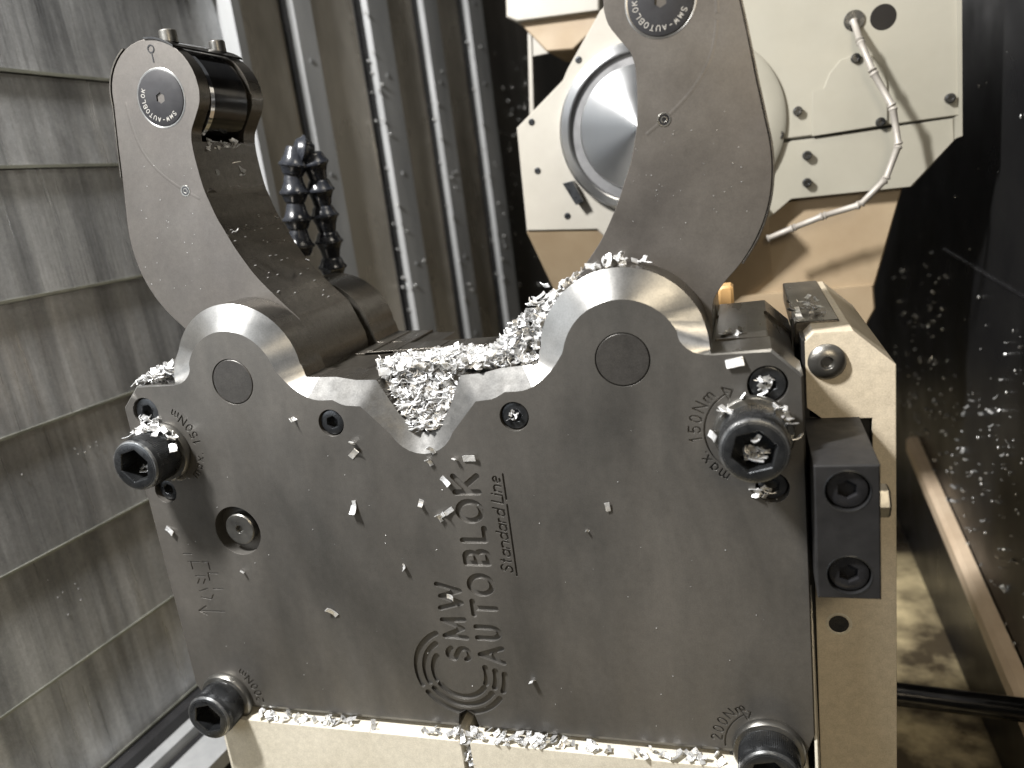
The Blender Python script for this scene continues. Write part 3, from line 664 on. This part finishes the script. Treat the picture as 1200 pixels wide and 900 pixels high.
mb = MB()
for _ in range(70):
    x, y = rng.uniform(180,930), rng.uniform(500,860); p = P(x,y,-.05); r = rng.uniform(.12,.34)
    if abs(p.x) < 168 and 8 < p.z < 178: mb.lathe([(r,0),(r*.6,-r*.7),(.01,-r*.8)], p, n=6)
for _ in range(40):
    p = P(rng.uniform(740,880), rng.uniform(120,290), 25.95); r = rng.uniform(.12,.3); mb.lathe([(r,0),(r*.6,-r*.7),(.01,-r*.8)], p, n=6)
for _ in range(30):
    p = P(rng.uniform(165,235), rng.uniform(180,340), 25.95); r = rng.uniform(.12,.32); mb.lathe([(r,0),(r*.6,-r*.7),(.01,-r*.8)], p, n=6)
mb.build('fine_specks', [M['drop']], None, label='fine bright specks of coolant and metal dust on the dark plate and arms', cat='specks', kind='stuff')
mb = MB()
for _ in range(46):     # slivers on the flank of the left arm
    t = rng.random(); i = rng.randrange(len(inner_side)-1); a, b = inner_side[i], inner_side[i+1]
    x = a[0]+(b[0]-a[0])*t; z = a[1]+(b[1]-a[1])*t
    if z > 290: continue
    mb.tube([Vector((-x+.35,0,z+.1))+Vector((0,yy,0))+Vector((.5,.9,-.7))*k for k in (0,1)] if False else [Vector((-x+.3,yy_,z+.1)) for yy_ in (lambda q: (q,q+rng.uniform(.6,1.8)))(rng.uniform(28,80))], .28, 5)
mb.build('fine_slivers', [M['chip']], None, label='fine slivers stuck to the inner flank of the left arm', cat='swarf', kind='stuff')
mb = MB()
for x, y in ((88,526),(92,532),(100,530),(106,524),(113,518),(114,522),(26,556),(30,822),(68,700),(92,690),(88,684),(74,694),(95,703),(56,680),(80,720)):
    v = PP(x,y,Vector((.997,-.0708,0)).normalized(),(-328,0,0)); fleck_r = rng.uniform(.4,.9)
    mb.lathe([(fleck_r,0),(fleck_r*.7,.3),(.05,.4)], v, axis='X', n=8)
mb.build('wall_droplets', [M['drop']], None, label='few droplets on the lower left cover panels', cat='droplets', kind='stuff')

# ------------------------------------------------------------ coolant hoses
def seg_hose(pts, r, n, label, mt, cat='hose', ball=1.25):
    cv = resamp(crom([tuple(p) for p in pts],8), n)
    root = empty('coolant_hose', cv[-1], label, cat)
    for i in range(n):
        a, b = Vector(cv[i]), Vector(cv[i+1]); d = b-a; mb = MB()
        mb.tube([a+d*t for t in (0,.03,.10,.30,.36,.42,.50,.75,.92,.97,1.06)], [r*.70,r*.82,r*.90,r*1.08,r*1.24,r*1.24,r*1.06,r*.84,r*.78,r*.74,r*.7], 24)
        o = mb.build('hose_segment', [mt], root, smooth=38)
    return root
seg_hose([P(353,300,150),P(349,262,150),P(345,225,150),P(343,190,150),P(349,166,153),P(362,172,158),P(372,205,162),P(379,245,165),P(386,285,166),P(392,330,168)], 8.2, 10, 'black jointed plastic coolant hose arched behind the left arm', M['hose'])

# ------------------------------------------------------------ turret with its spindle disc
TY = 300
tu = empty('tool_turret', P(760,300,TY), 'cream tool turret with a bright turned metal disc behind the right arm', 'turret')
def poly(px, Y, th, taper=1.0): return [P(x,y,Y) for x,y in px]
def slab(name, px, Y, th, mt, parent, smooth=20, bev_=1.5):
    q = [P(x,y,Y) for x,y in px]; mb = MB(); cx = sum(v.x for v in q)/len(q); cz = sum(v.z for v in q)/len(q)
    ins = [(v.x+(cx-v.x)*bev_/max(1,math.hypot(v.x-cx,v.z-cz)), Y, v.z+(cz-v.z)*bev_/max(1,math.hypot(v.x-cx,v.z-cz))) for v in q]
    mb.loft([ins, [(v.x,Y+bev_,v.z) for v in q], [(v.x,Y+th,v.z) for v in q]]); return mb.build(name, [mt], parent, smooth)
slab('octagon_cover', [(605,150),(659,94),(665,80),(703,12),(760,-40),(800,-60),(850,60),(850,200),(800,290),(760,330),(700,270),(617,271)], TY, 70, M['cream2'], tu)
mb = MB(); a = [P(617,271.5,TY+2),P(700,270,TY+2),P(790,340,TY+2),P(900,245,TY+2)]; b = [P(652,345,TY+45),P(700,380,TY+45),P(800,420,TY+45),P(905,330,TY+45)]; c_ = [v+Vector((0,40,0)) for v in b]; d_ = [v+Vector((0,60,0)) for v in a]
mb.loft([[tuple(x) for x in (a[i],b[i],c_[i],d_[i])] for i in range(4)]); mb.build('lower_apron', [M['tan']], tu)
dc = P(751,150,TY); R0 = (P(751,150,TY)-P(658,155,TY)).length
mb = MB(); mb.lathe([(R0,0),(R0,-7),(R0-2,-9),(R0-7,-9),(R0-8,-8)], (dc.x,TY,dc.z), n=72, cap=False); mb.build('disc_flange', [M['turned']], tu, loc=(dc.x,TY,dc.z))
mb = MB(); mb.lathe([(R0-8,-8),(R0-9,-4),(R0-16,-4),(R0-16.5,-6)], (dc.x,TY,dc.z), n=72, cap=False); mb.build('disc_groove', [M['groove']], tu)
mb = MB(); mb.lathe([(R0-16.5,-6),(R0-17.5,-7),(R0*.3,-7),(3,-7),(.05,-7)], (dc.x,TY,dc.z), n=96, cap=False); mb.build('turned_disc', [M['turned']], tu, loc=(dc.x,TY,dc.z))
for x,y in ((623,143),(630,200),(665,253),(678,70)):
    q = P(x,y,TY); mb = MB(); mb.lathe([(2.6,0),(2.6,-.6),(1.3,-.8),(1.2,-.2),(.05,-.2)], (q.x,TY,q.z), n=16); mb.build('cover_screw', [M['bolt']], tu)
q = P(671,227,TY-4); mb = MB(); mb.loft([[(q.x-6,TY-10,q.z+9),(q.x+2,TY-10,q.z+10),(q.x+9,TY-10,q.z-7),(q.x+3,TY-10,q.z-9)],[(q.x-6,TY,q.z+9),(q.x+2,TY,q.z+10),(q.x+9,TY,q.z-7),(q.x+3,TY,q.z-9)]]); mb.build('key_block', [M['bolt']], tu)

HY = 330
ho = empty('turret_housing', P(1000,300,HY), 'large cream machine housing with bolt heads at upper right, tan underside', 'machine housing')
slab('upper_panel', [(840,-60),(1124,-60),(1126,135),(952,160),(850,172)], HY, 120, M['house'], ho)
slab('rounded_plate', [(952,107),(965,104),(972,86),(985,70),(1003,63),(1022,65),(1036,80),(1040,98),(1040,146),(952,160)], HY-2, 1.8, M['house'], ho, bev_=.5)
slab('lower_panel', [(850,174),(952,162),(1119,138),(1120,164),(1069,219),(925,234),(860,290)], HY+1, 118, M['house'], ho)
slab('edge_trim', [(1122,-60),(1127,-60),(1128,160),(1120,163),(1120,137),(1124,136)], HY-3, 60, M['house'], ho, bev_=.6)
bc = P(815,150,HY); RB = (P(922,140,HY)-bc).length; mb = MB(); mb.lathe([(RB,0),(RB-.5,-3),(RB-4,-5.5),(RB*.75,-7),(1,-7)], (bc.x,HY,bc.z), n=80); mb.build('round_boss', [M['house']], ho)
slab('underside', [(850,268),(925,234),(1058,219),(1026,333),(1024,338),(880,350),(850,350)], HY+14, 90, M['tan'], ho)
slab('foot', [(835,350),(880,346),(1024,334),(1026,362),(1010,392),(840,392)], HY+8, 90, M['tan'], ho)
for x,y in ((935,130),(913,158),(946,182),(946,214),(1003,68),(1032,143),(1114,115)):
    q = P(x,y,HY-4); mb = MB(); mb.lathe([(3.4,5),(3.4,-.6),(2.8,-1.2),(1.6,-1.2),(1.5,0),(.05,0)], (q.x,HY-4,q.z), n=18); mb.build('housing_screw', [M['bolt']], ho)
q = P(1035,20,HY); mb = MB(); mb.lathe([(8.8,-.2),(8.4,-.5),(.05,-.5)], (q.x,HY,q.z), n=30); mb.build('round_opening', [M['glass']], ho)
q = P(1001,24,HY); mb = MB(); mb.lathe([(7.2,-.2),(7.0,-1.5),(4,-1.5),(.05,-1.5)], (q.x,HY,q.z), n=30); mb.build('pipe_socket', [M['bolt']], ho)
pp = [P(*a_) for a_ in ((1000,24,HY-2),(1008,48,HY-16),(1023,84,HY-24),(1046,125,HY-27),(1053,170,HY-28),(1038,210,HY-28),(1008,240,HY-27),(965,253,HY-26),(930,267,HY-25),(899,280,HY-25))]
root = empty('coolant_pipe', pp[0], 'thin grey jointed coolant pipe curving down the cream housing', 'coolant pipe')
for a_,b_ in zip(pp, pp[1:]):
    mb = MB(); d = b_-a_; mb.tube([a_,a_+d*.06,a_+d*.12,a_+d*.9,b_-d*.04,b_], [2.2,3.3,2.4,2.2,3.2,2.2], 12); mb.build('pipe_segment', [M['hose2']], root, smooth=50)
# thing at the top, left of the turret
ub = empty('upper_cover', P(650,20,520), 'cream cover with brown underside at the top centre', 'machine cover')
slab('cover_body', [(590,-60),(702,-60),(702,12),(606,25),(593,20)], 430, 90, M['cream2'], ub)
slab('brown_underside', [(606,24),(704,10),(700,30),(672,58),(640,60)], 440, 90, M['tan'], ub)  # slab below the cover in plain tan brown
slab('post', [(618,26),(622,26),(627,190),(622,190)], 450, 5, M['cream2'], ub, bev_=.3)
slab('gusset', [(622,40),(662,58),(624,66)], 452, 5, M['cream2'], ub, bev_=.3)
q0,q1 = P(841,336,150),P(861,372,150); mb = MB(); mb.cbox((q0.x,150,q1.z),(q1.x,165,q0.z),1.5); mb.build('plastic_stop', [M['orange']], None, label='small orange plastic stop peeping over the steel behind the right hub', cat='stop')

# ------------------------------------------------------------ enclosure: left cover panels
u = pray(945,144); u.z = 0; u.normalize(); nl = Vector((u.y,-u.x,0))
W0 = Vector((-330,0,0))
def wp(t, z, off=0): v = W0 + u*t + nl*off; return (v.x, v.y, z)
lw = empty('left_wall', W0, None, None, kind='structure')
seams = [-101,-14,74,162,250,338,402,490,580]
for i,(z0,z1) in enumerate(zip(seams, seams[1:])):
    mb = MB(); g = 1.2
    o0, o1 = 3.2, 0     # each cover slopes so that its lower edge stands proud
    mb.loft([[wp(t,z0+g,o0),wp(t,z1-g,o1),wp(t,z1-g,-6),wp(t,z0+g,-6)] for t in (-160,350)]); mb.build('cover_panel', [M['wall']], lw, smooth=0)
    mb = MB(); mb.loft([[wp(t,z0-.6,o0+.5),wp(t,z0+1.6,o0+.6),wp(t,z0+1.6,o0-2),wp(t,z0-.6,o0-2)] for t in (-160,350)]); mb.build('panel_lip', [M['lip']], lw, smooth=0)
mb = MB(); mb.loft([[wp(t,-130,-7),wp(t,620,-7),wp(t,620,-12),wp(t,-130,-12)] for t in (-170,352)]); mb.build('wall_backing', [M['dark']], lw)
# corner post
mb = MB(); mb.loft([[wp(350,z,0),wp(350,z,18),wp(362,z,18),wp(362,z,0)] for z in (-200,640)]); mb.build('corner_post', [M['rib']], lw)
# bottom rail under the covers
rl = empty('guide_rail', wp(0,-120), 'grey guide rail running along the foot of the left cover panels', 'rail')
for nm,a0,a1,z0,z1,mt in (('rail_recess',-2,14,-112,-103,'dark'),('rail_strip',6,26,-122,-113,'rib'),('rail_seam',24,30,-128,-122,'dark'),('rail_body',28,62,-136,-124,'rib')):  # first entry is a dark solid box in place of the open recess
    mb = MB(); mb.loft([[wp(t,z0,a0),wp(t,z1,a0),wp(t,z1,a1),wp(t,z0,a1)] for t in (-160,420)]); mb.build(nm, [M[mt]], rl)
mb = MB(); c = P(190,905,100); mb.lathe([(1,-40),(34,-40),(36,-34),(36,60),(1,60)], (c.x,c.y,c.z-12), n=48); mb.build('rail_wheel', [M['bolt']], rl)

# back wall with vertical ribs
d2 = pray(1065,159); d2.z = 0; d2.normalize(); n2 = Vector((d2.y,-d2.x,0)); B0 = P(250,0,352); B0.z = 0
def bp(px, y=0): v = PP(px, y, n2, B0); return (v-B0).dot(d2)
def bw(t, z, off=0): v = B0 + d2*t + n2*off; return (v.x, v.y, z)
bkw = empty('back_wall', B0, None, None, kind='structure')
ribs = [(326,356),(413,446),(482,505),(535,558)]
edges = [bp(236)]
for a_,b_ in ribs: edges += [bp(a_), bp(b_)]
bays = [(edges[0],edges[1]),(edges[2],edges[3]),(edges[4],edges[5]),(edges[6],edges[7]),(edges[8],bp(600))]
for i,(t0,t1) in enumerate(bays):
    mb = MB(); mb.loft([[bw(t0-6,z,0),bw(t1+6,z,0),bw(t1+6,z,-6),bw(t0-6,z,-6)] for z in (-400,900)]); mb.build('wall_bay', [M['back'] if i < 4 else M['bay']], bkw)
for (a_,b_) in ribs:
    t0,t1 = bp(a_),bp(b_); ww = t1-t0
    mb = MB(); mb.loft([[bw(t0-2,z,2),bw(t0+ww*.22,z,2),bw(t0+ww*.22,z,0.3),bw(t0-2,z,.3)] for z in (-400,900)]); mb.build('rib_gasket', [M['dark']], bkw)
    mb = MB(); mb.loft([[bw(t0+ww*.22,z,.3),bw(t0+ww*.26,z,9),bw(t1-1,z,9),bw(t1,z,.3)] for z in (-400,900)]); r_ = mb.build('wall_rib', [M['rib']], bkw)
    for z in range(80,640,118):
        mb = MB(); c = Vector(bw(t0+ww*.6,z+rng.uniform(-6,6),9)); 
        mb.tube([c-n2*.5, c+n2*1.0], 2.6, 10); mb.build('rib_rivet', [M['wall']], bkw)
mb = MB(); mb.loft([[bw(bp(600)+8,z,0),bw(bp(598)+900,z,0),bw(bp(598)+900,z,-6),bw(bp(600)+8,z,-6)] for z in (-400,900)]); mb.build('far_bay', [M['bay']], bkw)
mb = MB(); mb.box((-200,1500,-500),(1200,1510,1000)); mb.build('end_wall', [M['dark']], None, kind='structure')
# flecks and droplets on the back wall
mb = MB()
def fleck(mb, c, r, ln=1.0):
    c = Vector(c); mb.tube([c+Vector((0,0,r*ln)), c+Vector((0,0,r*.4)), c-Vector((0,0,r*.4)), c-Vector((0,0,r*ln))], [r*.3,r*.8,r*.9,r*.35], 6)
for (a_,b_) in ribs[1:]:
    for _ in range(26):
        px = rng.choice([a_+3, a_+6, a_+12, b_-6])+rng.uniform(-2,2); t = bp(px); z = rng.uniform(120,520)
        fleck(mb, bw(t,z,rng.choice([3,10])), rng.uniform(1.0,2.4))
for _ in range(80):
    px = min(632,max(560,rng.gauss(600,20))); py = rng.uniform(60,370); v = PP(px,py,n2,B0+n2*2); fleck(mb, v, rng.uniform(.5,2.4)*rng.random()+.5, rng.uniform(.8,1.6))
mb.build('coolant_droplets', [M['drop']], None, smooth=60, label='coolant droplets and fine chips clinging to the ribbed back wall', cat='droplets', kind='stuff')

# ------------------------------------------------------------ right side: dark window wall, beam, tray
XW = 345
rw = empty('right_wall', (XW,300,0), None, None, kind='structure')
def rp(x, y, off=0): return PP(x, y, (1,0,0), (XW-off,0,0))
mb = MB(); mb.box((XW,-320,-400),(XW+8,1500,900)); mb.build('dark_window', [M['glass']], rw)
a_, b_ = rp(1103,292,2), rp(1230,368,2)
mb = MB(); mb.loft([[(XW,a_.y,a_.z-.8),(XW-1.5,a_.y,a_.z-.8),(XW-1.5,a_.y,a_.z+.8),(XW,a_.y,a_.z+.8)],[(XW,b_.y,b_.z-.8),(XW-1.5,b_.y,b_.z-.8),(XW-1.5,b_.y,b_.z+.8),(XW,b_.y,b_.z+.8)]]); mb.build('window_seal', [M['dark']], rw)
a_, b_ = rp(1062,520,14), rp(1240,945,14)
mb = MB(); sec = [(-1,-9),(-14,-9),(-14,5),(-10,9),(-1,9)]
mb.loft([[(XW+x,p.y,p.z+z) for x,z in sec] for p in (a_,b_)]); mb.build('sill_beam', [M['beam']], None, label='long tan steel beam running diagonally along the dark right wall', cat='beam')
mb = MB()
for _ in range(300):
    x = rng.uniform(1045,1215); y = rng.gauss(560,90) if x > 1110 else rng.gauss(450,90)
    if y > (x-1065)*2.37+500 or y < 300+(x-1100)*.6 and rng.random() < .9: continue
    v = rp(x,y,1.5)
    dd = (v-CAM).length/450
    if rng.random() < .6: put(mb, v, rng, rng.uniform(.15,.6)*dd)
    else: fleck(mb, v, rng.uniform(.3,.9)*dd)
for _ in range(26):
    x = rng.uniform(1045,1210); y = rng.uniform(0,420); fleck(mb, rp(x,y,1), rng.uniform(.2,.8), rng.uniform(.8,3))
mb.build('window_flecks', [M['drop']], None, smooth=60, label='bright chips and coolant drops spattered over the dark window on the right', cat='droplets', kind='stuff')
mb = MB(); mb.box((-500,-400,-262),(XW,1500,-250)); mb.build('tray_floor', [M['floor']], None, kind='structure')
mb = MB(); a_ = P(1040,812,210); b_ = P(1215,834,210); mb.tube([a_,b_], 8.5, 24); mb.build('cross_rod', [M['roller']], None, label='dark round steel rod crossing low behind the bracket at lower right', cat='rod')
